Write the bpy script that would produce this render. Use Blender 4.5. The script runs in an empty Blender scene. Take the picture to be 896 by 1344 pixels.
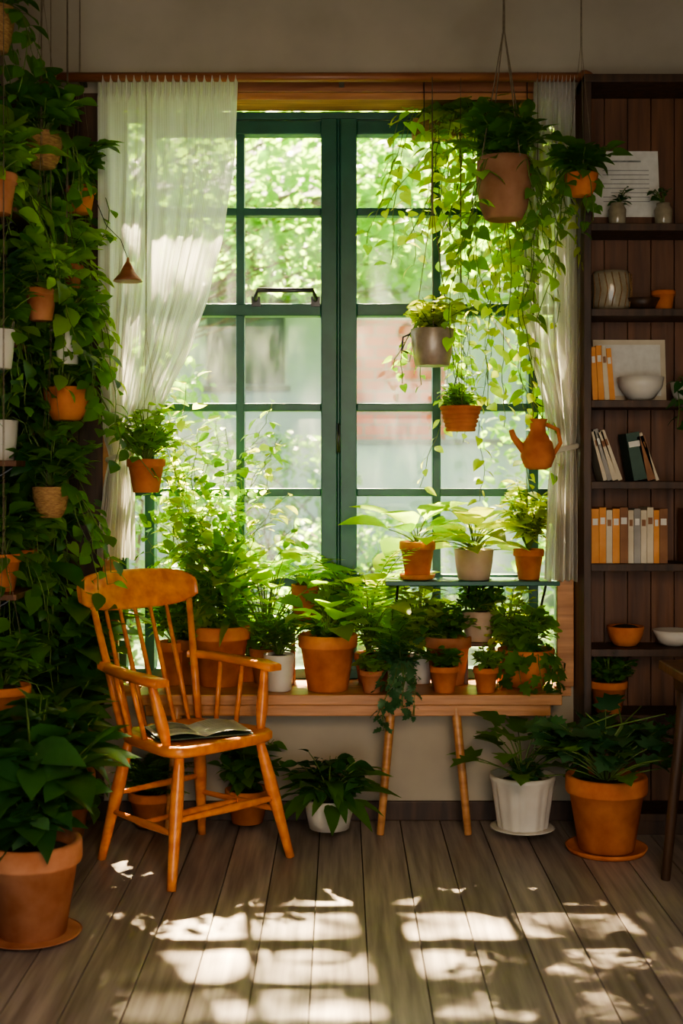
import bpy, math, random
from mathutils import Vector, Matrix
R = random.Random(7)
V = Vector
Z = V((0, 0, 1))

# ------------------------------------------------------------------ materials
MATS = {}
def nodes_of(name):
    m = bpy.data.materials.new(name); m.use_nodes = True
    nt = m.node_tree; nt.nodes.clear()
    out = nt.nodes.new('ShaderNodeOutputMaterial')
    MATS[name] = m
    return m, nt, out
def ramp(nt, fac, c1, c2, p1=0.3, p2=0.7):
    r = nt.nodes.new('ShaderNodeValToRGB')
    r.color_ramp.elements[0].position = p1; r.color_ramp.elements[0].color = (*c1, 1)
    r.color_ramp.elements[1].position = p2; r.color_ramp.elements[1].color = (*c2, 1)
    nt.links.new(fac, r.inputs[0]); return r.outputs[0]
def noise(nt, scale, stretch=(1, 1, 1), detail=4, coord='Object'):
    tc = nt.nodes.new('ShaderNodeTexCoord'); mp = nt.nodes.new('ShaderNodeMapping')
    mp.inputs['Scale'].default_value = stretch
    n = nt.nodes.new('ShaderNodeTexNoise'); n.inputs['Scale'].default_value = scale; n.inputs['Detail'].default_value = detail
    nt.links.new(tc.outputs[coord], mp.inputs[0]); nt.links.new(mp.outputs[0], n.inputs[0])
    return n.outputs[0]
def surf(name, c1, c2, scale=8, rough=.6, stretch=(1, 1, 1), bump=.1, metal=0, island=0, spec=.5, p1=.3, p2=.7):
    m, nt, out = nodes_of(name)
    b = nt.nodes.new('ShaderNodeBsdfPrincipled')
    n = noise(nt, scale, stretch)
    col = ramp(nt, n, c1, c2, p1, p2)
    nt.links.new(col, b.inputs['Base Color'])
    b.inputs['Roughness'].default_value = rough; b.inputs['Metallic'].default_value = metal
    b.inputs['Specular IOR Level'].default_value = spec
    if bump:
        bp = nt.nodes.new('ShaderNodeBump'); bp.inputs['Strength'].default_value = bump; bp.inputs['Distance'].default_value = .01
        nt.links.new(n, bp.inputs['Height']); nt.links.new(bp.outputs[0], b.inputs['Normal'])
    nt.links.new(b.outputs[0], out.inputs[0]); return m
def leafmat(name, ca, cb, tr, trw=.45, rough=.4):
    m, nt, out = nodes_of(name)
    g = nt.nodes.new('ShaderNodeNewGeometry')
    col = ramp(nt, g.outputs['Random Per Island'], ca, cb, 0, 1)
    n = noise(nt, 60, (1, 1, 1), 2)
    hs = nt.nodes.new('ShaderNodeHueSaturation')
    mr = nt.nodes.new('ShaderNodeMapRange'); mr.inputs[3].default_value = .75; mr.inputs[4].default_value = 1.25
    nt.links.new(n, mr.inputs[0]); nt.links.new(mr.outputs[0], hs.inputs['Value']); nt.links.new(col, hs.inputs['Color'])
    b = nt.nodes.new('ShaderNodeBsdfPrincipled'); b.inputs['Roughness'].default_value = rough
    b.inputs['Specular IOR Level'].default_value = .5
    nt.links.new(hs.outputs[0], b.inputs['Base Color'])
    t = nt.nodes.new('ShaderNodeBsdfTranslucent'); t.inputs[0].default_value = (*tr, 1)
    mx = nt.nodes.new('ShaderNodeMixShader'); mx.inputs[0].default_value = trw
    nt.links.new(b.outputs[0], mx.inputs[1]); nt.links.new(t.outputs[0], mx.inputs[2])
    nt.links.new(mx.outputs[0], out.inputs[0]); return m

surf('terracotta', (.46, .12, .035), (.70, .25, .085), 11, .8, bump=.2, spec=.25)
surf('terracotta_old', (.34, .11, .045), (.56, .25, .13), 9, .9, bump=.25, spec=.2)
surf('clay_brown', (.26, .12, .06), (.42, .22, .13), 9, .85, bump=.2, spec=.2)
surf('beige_clay', (.44, .28, .18), (.58, .42, .30), 10, .7)
surf('white_ceramic', (.60, .54, .46), (.74, .69, .61), 6, .45)
surf('grey_metal', (.36, .27, .20), (.54, .45, .36), 20, .4, metal=.4)
surf('soil', (.015, .01, .006), (.05, .03, .018), 60, .95, bump=.6)
surf('stem', (.10, .16, .03), (.16, .24, .05), 20, .6, bump=0)
surf('bark', (.06, .035, .02), (.14, .09, .05), 20, .9, (1, 1, .3), .5)
surf('string', (.16, .12, .08), (.25, .19, .12), 50, .9, bump=0)
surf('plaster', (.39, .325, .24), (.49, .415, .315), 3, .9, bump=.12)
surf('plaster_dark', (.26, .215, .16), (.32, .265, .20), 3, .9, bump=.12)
surf('ceiling_paint', (.12, .10, .08), (.16, .13, .10), 3, .9, bump=.1)
surf('dark_wood', (.03, .015, .008), (.095, .045, .022), 5, .5, (6, 6, .7), .2)
surf('brown_wood', (.09, .034, .013), (.20, .08, .032), 4, .5, (8, 8, .6), .2)
surf('bench_wood', (.38, .155, .052), (.62, .29, .115), 5, .4, (.8, 9, 9), .2)
surf('rod_wood', (.24, .08, .035), (.40, .16, .07), 5, .4, (.8, 9, 9), .1)
surf('chair_wood', (.62, .155, .025), (.90, .32, .065), 5, .3, (5, 1, 5), .08)
surf('green_paint', (.012, .085, .052), (.022, .125, .078), 8, .38, bump=.05)
surf('metal_dark', (.05, .05, .05), (.1, .1, .1), 20, .35, metal=.9)
surf('paper', (.66, .62, .54), (.78, .74, .66), 30, .8, bump=0)
surf('ink', (.10, .11, .10), (.42, .42, .37), 22, .6, bump=0)
surf('book_orange', (.62, .22, .05), (.8, .36, .10), 9, .6)
surf('book_cream', (.55, .45, .31), (.7, .60, .44), 9, .6)
surf('book_brown', (.20, .08, .03), (.34, .15, .06), 9, .6)
surf('book_grey', (.25, .23, .20), (.4, .37, .33), 9, .6)
surf('book_green', (.03, .07, .05), (.07, .12, .08), 9, .6)
surf('wicker', (.26, .13, .05), (.48, .27, .11), 60, .8, (1, 1, 3), .6)
surf('glass_jar', (.25, .2, .13), (.4, .34, .24), 20, .15)
surf('grass', (.02, .05, .01), (.07, .12, .025), 6, .95)
surf('render_white', (.22, .28, .27), (.36, .42, .40), 1.2, .9)
surf('roof', (.08, .08, .08), (.15, .14, .13), 5, .8)
surf('window_dark', (.03, .045, .05), (.06, .08, .09), 5, .1)

leafmat('leaf_bright', (.09, .25, .012), (.24, .40, .03), (.55, .85, .04), .58)
leafmat('leaf_lime', (.20, .34, .018), (.38, .47, .045), (.85, .92, .07), .58)
leafmat('leaf_mid', (.03, .125, .016), (.10, .235, .03), (.30, .60, .03), .45)
leafmat('leaf_dark', (.018, .075, .02), (.05, .145, .035), (.12, .33, .03), .3, .3)
leafmat('leaf_blue', (.03, .11, .05), (.10, .21, .09), (.16, .42, .08), .35)
leafmat('leaf_tree', (.03, .12, .008), (.10, .23, .016), (.38, .68, .03), .55)
leafmat('leaf_autumn', (.45, .25, .04), (.55, .38, .06), (.85, .6, .1), .5)

def floor_mat():
    m, nt, out = nodes_of('floorboards')
    b = nt.nodes.new('ShaderNodeBsdfPrincipled')
    n = noise(nt, 4, (9, .5, 1), 8)
    col = ramp(nt, n, (.20, .155, .13), (.48, .39, .335), .3, .72)
    g = nt.nodes.new('ShaderNodeNewGeometry'); hs = nt.nodes.new('ShaderNodeHueSaturation')
    mr = nt.nodes.new('ShaderNodeMapRange'); mr.inputs[3].default_value = .82; mr.inputs[4].default_value = 1.18
    nt.links.new(g.outputs['Random Per Island'], mr.inputs[0]); nt.links.new(mr.outputs[0], hs.inputs['Value'])
    nt.links.new(col, hs.inputs['Color']); nt.links.new(hs.outputs[0], b.inputs['Base Color'])
    n2 = noise(nt, 3, (1, 1, 1), 4)
    mr2 = nt.nodes.new('ShaderNodeMapRange'); mr2.inputs[3].default_value = .32; mr2.inputs[4].default_value = .5
    nt.links.new(n2, mr2.inputs[0]); nt.links.new(mr2.outputs[0], b.inputs['Roughness'])
    bp = nt.nodes.new('ShaderNodeBump'); bp.inputs['Strength'].default_value = .25; bp.inputs['Distance'].default_value = .006
    nt.links.new(n, bp.inputs['Height']); nt.links.new(bp.outputs[0], b.inputs['Normal'])
    nt.links.new(b.outputs[0], out.inputs[0])
floor_mat()
def curtain_mat():
    m, nt, out = nodes_of('sheer_linen')
    tc = nt.nodes.new('ShaderNodeTexCoord'); w = nt.nodes.new('ShaderNodeTexWave')
    w.inputs['Scale'].default_value = 26; w.inputs['Distortion'].default_value = .6; w.wave_type = 'BANDS'; w.bands_direction = 'X'
    nt.links.new(tc.outputs['UV'], w.inputs[0])
    col = ramp(nt, w.outputs[1], (.78, .74, .68), (.95, .93, .89), .1, .9)
    d = nt.nodes.new('ShaderNodeBsdfDiffuse'); nt.links.new(col, d.inputs[0])
    t = nt.nodes.new('ShaderNodeBsdfTranslucent'); nt.links.new(col, t.inputs[0])
    tr = nt.nodes.new('ShaderNodeBsdfTransparent')
    m1 = nt.nodes.new('ShaderNodeMixShader'); m1.inputs[0].default_value = .6
    nt.links.new(d.outputs[0], m1.inputs[1]); nt.links.new(t.outputs[0], m1.inputs[2])
    m2 = nt.nodes.new('ShaderNodeMixShader'); m2.inputs[0].default_value = .12
    nt.links.new(m1.outputs[0], m2.inputs[1]); nt.links.new(tr.outputs[0], m2.inputs[2])
    nt.links.new(m2.outputs[0], out.inputs[0])
curtain_mat()
def glass_mat():
    m, nt, out = nodes_of('old_window_glass')
    tr = nt.nodes.new('ShaderNodeBsdfTransparent'); tr.inputs[0].default_value = (.95, .98, .96, 1)
    gl = nt.nodes.new('ShaderNodeBsdfGlossy'); gl.inputs['Roughness'].default_value = .08
    dust = nt.nodes.new('ShaderNodeBsdfTranslucent'); dust.inputs[0].default_value = (.78, .82, .78, 1)
    n = noise(nt, 5, (3, 1, .8), 8)
    mr = nt.nodes.new('ShaderNodeMapRange'); mr.inputs[1].default_value = .38; mr.inputs[2].default_value = .75
    mr.inputs[3].default_value = .005; mr.inputs[4].default_value = .055
    nt.links.new(n, mr.inputs[0])
    m1 = nt.nodes.new('ShaderNodeMixShader'); nt.links.new(mr.outputs[0], m1.inputs[0])
    nt.links.new(tr.outputs[0], m1.inputs[1]); nt.links.new(dust.outputs[0], m1.inputs[2])
    m2 = nt.nodes.new('ShaderNodeMixShader'); m2.inputs[0].default_value = .03
    nt.links.new(m1.outputs[0], m2.inputs[1]); nt.links.new(gl.outputs[0], m2.inputs[2])
    nt.links.new(m2.outputs[0], out.inputs[0])
glass_mat()
def brick_mat():
    m, nt, out = nodes_of('red_brick')
    tc = nt.nodes.new('ShaderNodeTexCoord'); mp = nt.nodes.new('ShaderNodeMapping'); mp.inputs['Rotation'].default_value = (math.pi / 2, 0, 0)
    b = nt.nodes.new('ShaderNodeTexBrick'); b.inputs['Scale'].default_value = 1.6
    b.inputs['Color1'].default_value = (.62, .10, .03, 1); b.inputs['Color2'].default_value = (.42, .07, .03, 1); b.inputs['Mortar'].default_value = (.22, .17, .14, 1)
    p = nt.nodes.new('ShaderNodeBsdfPrincipled'); p.inputs['Roughness'].default_value = .9
    nt.links.new(tc.outputs['Object'], mp.inputs[0]); nt.links.new(mp.outputs[0], b.inputs[0]); nt.links.new(b.outputs[0], p.inputs['Base Color'])
    nt.links.new(p.outputs[0], out.inputs[0])
brick_mat()

# ------------------------------------------------------------------ mesh builder
SH = {
 'ovate': [(0, .08, 0), (.1, .5, 0), (.28, .95, 0), (.5, 1, 0), (.75, .62, 0), (.9, .25, 0), (1, 0, 0)],
 'heart': [(0, .5, -.13), (.1, .92, -.08), (.28, 1, 0), (.52, .8, 0), (.78, .38, 0), (1, 0, 0)],
 'lance': [(0, .2, 0), (.2, .75, 0), (.45, 1, 0), (.75, .6, 0), (1, 0, 0)],
 'round': [(0, .15, 0), (.12, .65, 0), (.42, 1, 0), (.75, .85, 0), (.93, .45, 0), (1, 0, 0)],
 'lobed': [(0, .3, -.08), (.1, .95, -.05), (.22, .6, 0), (.4, 1, .06), (.5, .55, 0), (.7, .7, .08), (.78, .35, 0), (1, 0, 0)],
 'small': [(0, .25, 0), (.35, 1, 0), (.7, .7, 0), (1, 0, 0)],
}
class MB:
    def __init__(s): s.v = []; s.f = []; s.m = []; s.sm = []; s.mats = []; s.uv = None
    def mi(s, n):
        if n not in s.mats: s.mats.append(n)
        return s.mats.index(n)
    def face(s, f, m, sm=True): s.f.append(f); s.m.append(m); s.sm.append(sm)
    def lathe(s, prof, mat, c=(0, 0, 0), seg=28, rf=None, M=None):
        m = s.mi(mat); b = len(s.v); n = len(prof)
        for r, z in prof:
            for k in range(seg):
                a = 2 * math.pi * k / seg; rr = r * (rf(a, z) if rf else 1)
                p = V((rr * math.cos(a), rr * math.sin(a), z))
                if M: p = M @ p
                s.v.append(p + V(c))
        for i in range(n - 1):
            for k in range(seg):
                k2 = (k + 1) % seg
                s.face((b + i * seg + k, b + i * seg + k2, b + (i + 1) * seg + k2, b + (i + 1) * seg + k), m)
        s.face(tuple(b + k for k in reversed(range(seg))), m, False)
        s.face(tuple(b + (n - 1) * seg + k for k in range(seg)), m, False)
    def tube(s, pts, rad, mat, seg=6, flat=None):
        m = s.mi(mat); b = len(s.v); n = len(pts); pts = [V(p) for p in pts]
        if not isinstance(rad, (list, tuple)): rad = [rad] * n
        prev = None
        for i, p in enumerate(pts):
            t = (pts[min(i + 1, n - 1)] - pts[max(i - 1, 0)])
            if t.length < 1e-6: t = V((0, 0, 1))
            t.normalize()
            ref = prev if prev is not None else (V((1, 0, 0)) if abs(t.x) < .8 else V((0, 1, 0)))
            u = ref - t * ref.dot(t)
            if u.length < 1e-4: u = t.orthogonal()
            u.normalize(); w = t.cross(u); prev = u
            for k in range(seg):
                a = 2 * math.pi * k / seg
                s.v.append(p + (u * math.cos(a) + w * math.sin(a)) * rad[i])
        for i in range(n - 1):
            for k in range(seg):
                k2 = (k + 1) % seg
                s.face((b + i * seg + k, b + i * seg + k2, b + (i + 1) * seg + k2, b + (i + 1) * seg + k), m)
        s.face(tuple(b + k for k in reversed(range(seg))), m, False)
        s.face(tuple(b + (n - 1) * seg + k for k in range(seg)), m, False)
    def box(s, x0, x1, y0, y1, z0, z1, mat, M=None, bev=0):
        m = s.mi(mat); b = len(s.v)
        cs = [(x0, y0, z0), (x1, y0, z0), (x1, y1, z0), (x0, y1, z0), (x0, y0, z1), (x1, y0, z1), (x1, y1, z1), (x0, y1, z1)]
        for c in cs:
            p = V(c); s.v.append(M @ p if M else p)
        for f in [(0, 3, 2, 1), (4, 5, 6, 7), (0, 1, 5, 4), (1, 2, 6, 5), (2, 3, 7, 6), (3, 0, 4, 7)]:
            s.face(tuple(b + i for i in f), m, False)
    def leaf(s, p, d, n, L, W, kind, mat, droop=.25, fold=.18):
        m = s.mi(mat); d = d.normalized(); sd = d.cross(n)
        if sd.length < .05: sd = d.orthogonal()
        sd.normalize(); n = sd.cross(d); b = len(s.v); tab = SH[kind]
        if n.z < 0 and abs(n.z) > .3: n = -n
        for t, w, ts in tab:
            c = p + d * (L * t) - n * (droop * L * t * t); hw = W * .5 * w
            e = n * (fold * hw) + d * (ts * L)
            s.v.append(c); s.v.append(c + sd * hw + e); s.v.append(c - sd * hw + e)
        for i in range(len(tab) - 1):
            a = b + 3 * i; c = a + 3
            s.face((a, c, c + 1, a + 1), m); s.face((a, a + 2, c + 2, c), m)
    def finish(s, name, loc=(0, 0, 0), rz=0, bevel=0, parent=None, lim=None):
        if lim:   # (xmin, xmax, ymin, ymax, zmin) room limits the foliage rests against
            for v in s.v:
                for ax, lo, hi in ((0, lim[0], lim[1]), (1, lim[2], lim[3]), (2, lim[4], 99)):
                    a = lo - loc[ax] + abs(v[ax]) * .003; b = hi - loc[ax] - abs(v[ax]) * .003
                    if v[ax] < a: v[ax] = a + min(.02, (a - v[ax]) * .08)
                    elif v[ax] > b: v[ax] = b - min(.02, (v[ax] - b) * .08)
        me = bpy.data.meshes.new(name)
        me.from_pydata([tuple(v) for v in s.v], [], s.f)
        for n in s.mats: me.materials.append(MATS[n])
        me.polygons.foreach_set('material_index', s.m); me.polygons.foreach_set('use_smooth', s.sm)
        if s.uv:
            ul = me.uv_layers.new(name='UVMap')
            for lp in me.loops: ul.data[lp.index].uv = s.uv[lp.vertex_index]
        me.update()
        o = bpy.data.objects.new(name, me); bpy.context.scene.collection.objects.link(o)
        o.location = loc; o.rotation_euler = (0, 0, rz)
        if bevel:
            bv = o.modifiers.new('bevel', 'BEVEL'); bv.width = bevel; bv.segments = 2; bv.limit_method = 'ANGLE'
        if parent: o.parent = parent
        return o

# ------------------------------------------------------------------ pots
def pot(mb, r, h, kind='classic', mat='terracotta', saucer=False, soil=True):
    z0 = 0
    if saucer:
        mb.lathe([(r * .75, 0), (r * .95, .004), (r * 1.02, .022), (r * .97, .022), (r * .9, .010), (.001, .010)], mat); z0 = .011
    rf = None
    if kind == 'classic':
        pr = [(.66 * r, 0), (.69 * r, .01 * h), (.92 * r, .76 * h), (1.0 * r, .77 * h), (1.02 * r, .8 * h), (1.02 * r, .97 * h), (.99 * r, h), (.9 * r, h), (.88 * r, .97 * h), (.86 * r, .88 * h)]
    elif kind == 'bowl':
        pr = [(.45 * r, 0), (.6 * r, .03 * h), (.82 * r, .3 * h), (.95 * r, .65 * h), (r, .95 * h), (.98 * r, h), (.92 * r, h), (.88 * r, .88 * h)]
    elif kind == 'cyl':
        pr = [(.74 * r, 0), (.8 * r, .02 * h), (.93 * r, .5 * h), (1.0 * r, .97 * h), (.98 * r, h), (.91 * r, h), (.89 * r, .88 * h)]
    elif kind == 'urn':
        pr = [(.6 * r, 0), (.68 * r, .02 * h), (.86 * r, .2 * h), (.98 * r, .55 * h), (1.0 * r, .75 * h), (.97 * r, .9 * h), (.98 * r, h), (.9 * r, h), (.88 * r, .9 * h)]
    elif kind == 'ribbed':
        pr = [(.70 * r, 0), (.73 * r, .02 * h)]
        for i in range(1, 10): pr.append(((.73 + .25 * i / 10) * r, h * (.02 + .9 * i / 10)))
        pr += [(1.02 * r, .93 * h), (1.02 * r, h), (.92 * r, h), (.88 * r, .9 * h)]
        rf = lambda a, z: 1 + .025 * (1 if math.sin(14 * a) > 0 else -1) * (0 if z > .92 * h else 1)
    elif kind == 'rings':
        pr = []
        for i in range(6):
            rr = r * (.7 + .27 * i / 5); zz = h * i / 6
            pr += [(rr, zz), (rr * 1.05, zz + h * .04), (rr * 1.05, zz + h * .11), (rr, zz + h * .15)]
        pr += [(r * 1.02, h), (.9 * r, h), (.86 * r, .88 * h)]
    pr = [(a, z + z0) for a, z in pr]
    mb.lathe(pr, mat, seg=56 if kind == 'ribbed' else 32, rf=rf)
    if soil:
        q = .87 * h + z0
        mb.lathe([(.87 * r, q - .005), (.86 * r, q), (.5 * r, q + .012 * 1.0), (.01, q + .016)], 'soil', seg=20)
    return V((0, 0, .87 * h + z0))

# ------------------------------------------------------------------ plants
def rd(a=1.0): return (R.random() * 2 - 1) * a
def bez(a, b, c, t): return a * (1 - t) ** 2 + b * (2 * t * (1 - t)) + c * t * t
def bushy(mb, o, rad, H, ns, nl, L, W, kind='ovate', ml='leaf_mid', droop=.3, t0=.3, sx=1, sy=1):
    L *= 1.2; W *= 1.25
    for i in range(ns):
        az = R.random() * 2 * math.pi; q = math.sqrt(R.random()); r = rad * q
        tip = o + V((math.cos(az) * r * sx, math.sin(az) * r * sy, H * R.uniform(.5, 1) * (1 - .35 * q * q)))
        mid = o + V(((tip.x - o.x) * .3, (tip.y - o.y) * .3, (tip.z - o.z) * .65))
        pts = [bez(o, mid, tip, k / 5) for k in range(6)]
        mb.tube(pts, [.0035, .003, .0028, .0024, .002, .0012], 'stem', 4)
        for k in range(nl):
            t = t0 + (1 - t0) * (k + R.random() * .7) / nl; p = bez(o, mid, tip, min(t, 1))
            a2 = az + rd(2.2); d = V((math.cos(a2), math.sin(a2), R.uniform(-.25, .8)))
            s = R.uniform(.6, 1.15)
            mb.leaf(p + d * .006, d, V((rd(.5), rd(.5), 1)), L * s, W * s, kind, ml, droop * R.uniform(.3, 1.6))
def rosette(mb, o, n, L, W, pet, kind='ovate', ml='leaf_mid', e0=.2, e1=1.2, droop=.4, pr=.0028):
    L *= 1.15; W *= 1.2
    for i in range(n):
        az = i * 2.399 + rd(.4); el = e0 + (e1 - e0) * (i + R.random()) / n
        h = V((math.cos(az), math.sin(az), 0)); P = pet * R.uniform(.65, 1.15)
        tip = o + h * (P * math.cos(el)) + Z * (P * math.sin(el)); mid = o + h * (P * .3 * math.cos(el)) + Z * (P * .7 * math.sin(el))
        mb.tube([bez(o, mid, tip, k / 5) for k in range(6)], [pr * 1.2, pr * 1.1, pr, pr, pr * .8, pr * .7], 'stem', 5)
        d = h * math.cos(el * .55) + Z * math.sin(el * .55) * .8 + V((rd(.15), rd(.15), rd(.15))); s = R.uniform(.75, 1.15)
        mb.leaf(tip, d, Z + h * -.4 + V((rd(.3), rd(.3), 0)), L * s, W * s, kind, ml, droop * R.uniform(.6, 1.4), .25)
def fern(mb, o, n, L, lf, ml='leaf_mid', e0=.4, e1=1.35, arch=.6, w=.3):
    for i in range(n):
        az = i * 2.399 + rd(.4); el = e0 + (e1 - e0) * R.random(); h = V((math.cos(az), math.sin(az), 0)); P = L * R.uniform(.7, 1.1)
        c1 = o + h * (P * .35 * math.cos(el)) + Z * (P * .75 * math.sin(el)); tip = o + h * (P * (.45 + .5 * math.cos(el))) + Z * (P * math.sin(el) * (1 - arch * .45))
        N = 16; pts = [bez(o, c1, tip, k / N) for k in range(N + 1)]
        mb.tube(pts[::2], [.0025] * 5 + [.0015] * 4, 'stem', 4)
        for k in range(3, N + 1):
            t = (pts[k] - pts[k - 1]).normalized(); sd = t.cross(Z)
            if sd.length < .05: sd = V((1, 0, 0))
            sd.normalize(); sz = lf * math.sin(math.pi * (.12 + .85 * k / N)) + .004
            for sg in (1, -1):
                d = sd * sg + t * .55 + V((rd(.12), rd(.12), rd(.12)))
                mb.leaf(pts[k], d, sd.cross(t) * 1.0, sz, sz * w, 'small', ml, .25)
def sword(mb, o, n, L, W, ml='leaf_mid', trunk=.1, e0=.1, e1=1.4):
    mb.tube([o, o + V((.004, 0, trunk * .5)), o + Z * trunk], [.009, .008, .006], 'stem', 6)
    for i in range(n):
        az = i * 2.399 + rd(.3); f = i / n; el = e0 + (e1 - e0) * f; h = V((math.cos(az), math.sin(az), 0))
        p = o + Z * (trunk * (.3 + .7 * f)); d = h * math.cos(el) + Z * math.sin(el); s = R.uniform(.8, 1.1)
        mb.leaf(p, d, Z - h * .2, L * s, W, 'lance', ml, R.uniform(.25, .6), .35)
def strand(mb, o, az, out, length, L, W, kind='heart', ml='leaf_bright', step=.04, wob=.35, lift=.03, rs=.0018, nper=1):
    L *= 1.25; W *= 1.3
    h = V((math.cos(az), math.sin(az), 0)); pts = [o, o + h * (out * .55) + Z * lift, o + h * out + Z * (lift * .3)]
    p = pts[-1].copy(); d = (h * .5 - Z * .8).normalized(); tot = 0
    while tot < length:
        d = (d + V((rd(wob), rd(wob), -.35 + rd(wob * .3)))).normalized(); p = p + d * step; tot += step; pts.append(p.copy())
    mb.tube(pts, rs, 'stem', 4)
    for k in range(1, len(pts)):
      for j in range(nper):
        a2 = az + (1.3 if (k + j) % 2 else -1.3) + rd(.9); q = V((math.cos(a2), math.sin(a2), R.uniform(-.7, .3)))
        s = R.uniform(.6, 1.15) * (1 - .3 * k / len(pts))
        pp = pts[k] + q * (.25 * L)
        mb.tube([pts[k], pp], .0009, 'stem', 3)
        mb.leaf(pp, q + V((0, 0, -.35)), V((h.x * .5 + rd(.4), h.y * .5 + rd(.4), .8)), L * s, W * s, kind, ml, R.uniform(.1, .4))
def climber(mb, pts, L, W, kind, ml, dens=3, spread=.05):
    pts = [V(p) for p in pts]; path = []
    for i in range(len(pts) - 1):
        n = max(2, int((pts[i + 1] - pts[i]).length / .03))
        for k in range(n): path.append(pts[i].lerp(pts[i + 1], k / n) + V((rd(.008), rd(.008), rd(.005))))
    mb.tube(path, .0014, 'stem', 4)
    for p in path:
        for j in range(dens):
            if R.random() < .8:
                a = R.random() * 6.28; d = V((math.cos(a), math.sin(a), rd(.8))); s = R.uniform(.5, 1.2); q = p + d * (spread * R.random())
                mb.tube([p, q], .0008, 'stem', 3)
                mb.leaf(q, d, V((rd(.6), rd(.6), 1)), L * s, W * s, kind, ml, R.uniform(.1, .4))
def hang_strings(mb, r, zt, ztop, n=3, mat='string', rs=.0016):
    for k in range(n):
        a = 2 * math.pi * k / n + .5
        mb.tube([(r * math.cos(a), r * math.sin(a), zt - .01), (0.003 * math.cos(a), .003 * math.sin(a), zt + min(.45, (ztop - zt) * .8)), (0, 0, ztop)], rs, mat, 4)

# ================================================================== ROOM
XL, XR, YF, ZC = -1.32, 1.66, -5.8, 3.3
ox, oz0, oz1 = .90, .483, 2.85
m = MB()
for (a, b, c, d) in [(XL - .1, -ox, 0, ZC), (ox, XR + .1, 0, ZC), (-ox, ox, 0, oz0), (-ox, ox, oz1, ZC)]:
    m.box(a, b, 0, .25, c, d, 'plaster')
m.finish('wall_back')
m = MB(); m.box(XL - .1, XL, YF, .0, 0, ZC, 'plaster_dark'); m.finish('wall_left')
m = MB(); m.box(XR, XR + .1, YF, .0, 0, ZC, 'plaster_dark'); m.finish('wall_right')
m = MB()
for (a, b, c, d) in [(XL - .1, -1.0, 0, ZC), (1.3, XR + .1, 0, ZC), (-1.0, 1.3, 2.1, ZC)]:  # unseen wall; its wide opening is added to let sky fill in
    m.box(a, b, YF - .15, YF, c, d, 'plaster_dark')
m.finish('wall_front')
m = MB(); m.box(XL - .1, XR + .1, YF - .15, .25, ZC, ZC + .1, 'ceiling_paint'); m.finish('ceiling')
m = MB(); m.box(XL - .1, XR + .1, YF - .15, .25, -.06, -.012, 'soil')
bw = .155; x = XL
while x < XR:
    x1 = min(x + bw - .004, XR); y = 0.0; first = True
    while y > YF:
        ln = R.uniform(1.3, 2.6) if not first else R.uniform(1.9, 3.5); first = False
        y1 = max(y - ln, YF); m.box(x, x1, y1 + .002, y, -.012, 0, 'floorboards'); y = y1
    x += bw
m.finish('floor')
m = MB(); m.box(-1.32, .908, -.018, 0, 0, .075, 'dark_wood'); m.finish('baseboard_back', bevel=.003)
m = MB()
for i in range(4):
    m.box(-1.318 + i * .098, -1.318 + i * .098 + .096, -.02, -.001, .076, 2.84, 'dark_wood')
m.finish('trim_1', bevel=.002)
m = MB(); m.box(-.90, .90, .0, .16, 2.82, 2.85, 'bench_wood'); m.box(-.95, .905, -.025, -.001, 2.845, 2.89, 'rod_wood')
m.finish('trim_2', bevel=.002)
m = MB(); m.box(.84, .905, -.03, -.001, .525, 2.84, 'bench_wood'); m.box(-.93, -.87, -.03, -.001, .525, 2.84, 'bench_wood')
m.finish('trim_3', bevel=.003)
m = MB(); m.box(-.90, .90, 0, .25, .484, .523, 'bench_wood'); m.finish('trim_4')

# ------------------------------------------------------------------ window
win = bpy.data.objects.new('window_1', None); bpy.context.scene.collection.objects.link(win)
m = MB(); g = 'green_paint'; y0, y1 = .165, .235
def vbar(xc, w, za, zb, ya=y0, yb=y1): m.box(xc - w / 2, xc + w / 2, ya, yb, za, zb, g)
def hbar(xa, xb, zc, w, ya=y0, yb=y1): m.box(xa, xb, ya, yb, zc - w / 2, zc + w / 2, g)
hbar(-.9, .9, 2.805, .03); hbar(-.9, .9, .545, .044)
vbar(-.885, .03, .56, 2.79); vbar(.885, .03, .56, 2.79)
for sx, xi in ((-1, -.41), (1, .385)):
    vbar(sx * .775, .04, .56, 2.79, .155, .24)
    m.box((-.083 if sx < 0 else -.006), (-.018 if sx < 0 else .062), .15, .225, .56, 2.79, g)
    a, b = (-.755, -.083) if sx < 0 else (.062, .755)
    hbar(a, b, 2.755, .055, .16, .228); hbar(a, b, .922, .05, .16, .228)
    hbar(a, b, 2.018, .05, .16, .228)
    for z in (2.416, 1.624, 1.279): hbar(a, b, z, .032, .168, .222)
    vbar(xi, .034, .56, 2.73, .167, .223)
    c, d = (-.87, -.795) if sx < 0 else (.795, .87)
    for z in (2.416, 2.018, 1.624, 1.279, .922): hbar(c, d, z, .03, .17, .22)
m.box(-.018, -.006, .16, .23, .56, 2.79, g)
f = m.finish('frame', bevel=.004, parent=win)
m = MB(); m.box(-.87, .87, .195, .199, .56, 2.79, 'old_window_glass'); m.finish('glass', parent=win)
m = MB(); m.tube([(-.345, .16, 2.055), (-.345, .12, 2.06), (-.335, .11, 2.09), (-.115, .11, 2.09), (-.105, .12, 2.06), (-.105, .16, 2.055)], .010, 'metal_dark', 8)
for xx in (-.345, -.105): m.box(xx - .018, xx + .018, .15, .162, 2.03, 2.07, 'metal_dark')
m.tube([(-.012, .145, 1.55), (-.012, .12, 1.55), (-.012, .115, 1.44)], .008, 'metal_dark', 8)
m.finish('latch_handle', parent=win)
m = MB(); m.box(.17, .85, -.035, .162, .918, .936, 'green_paint')
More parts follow.
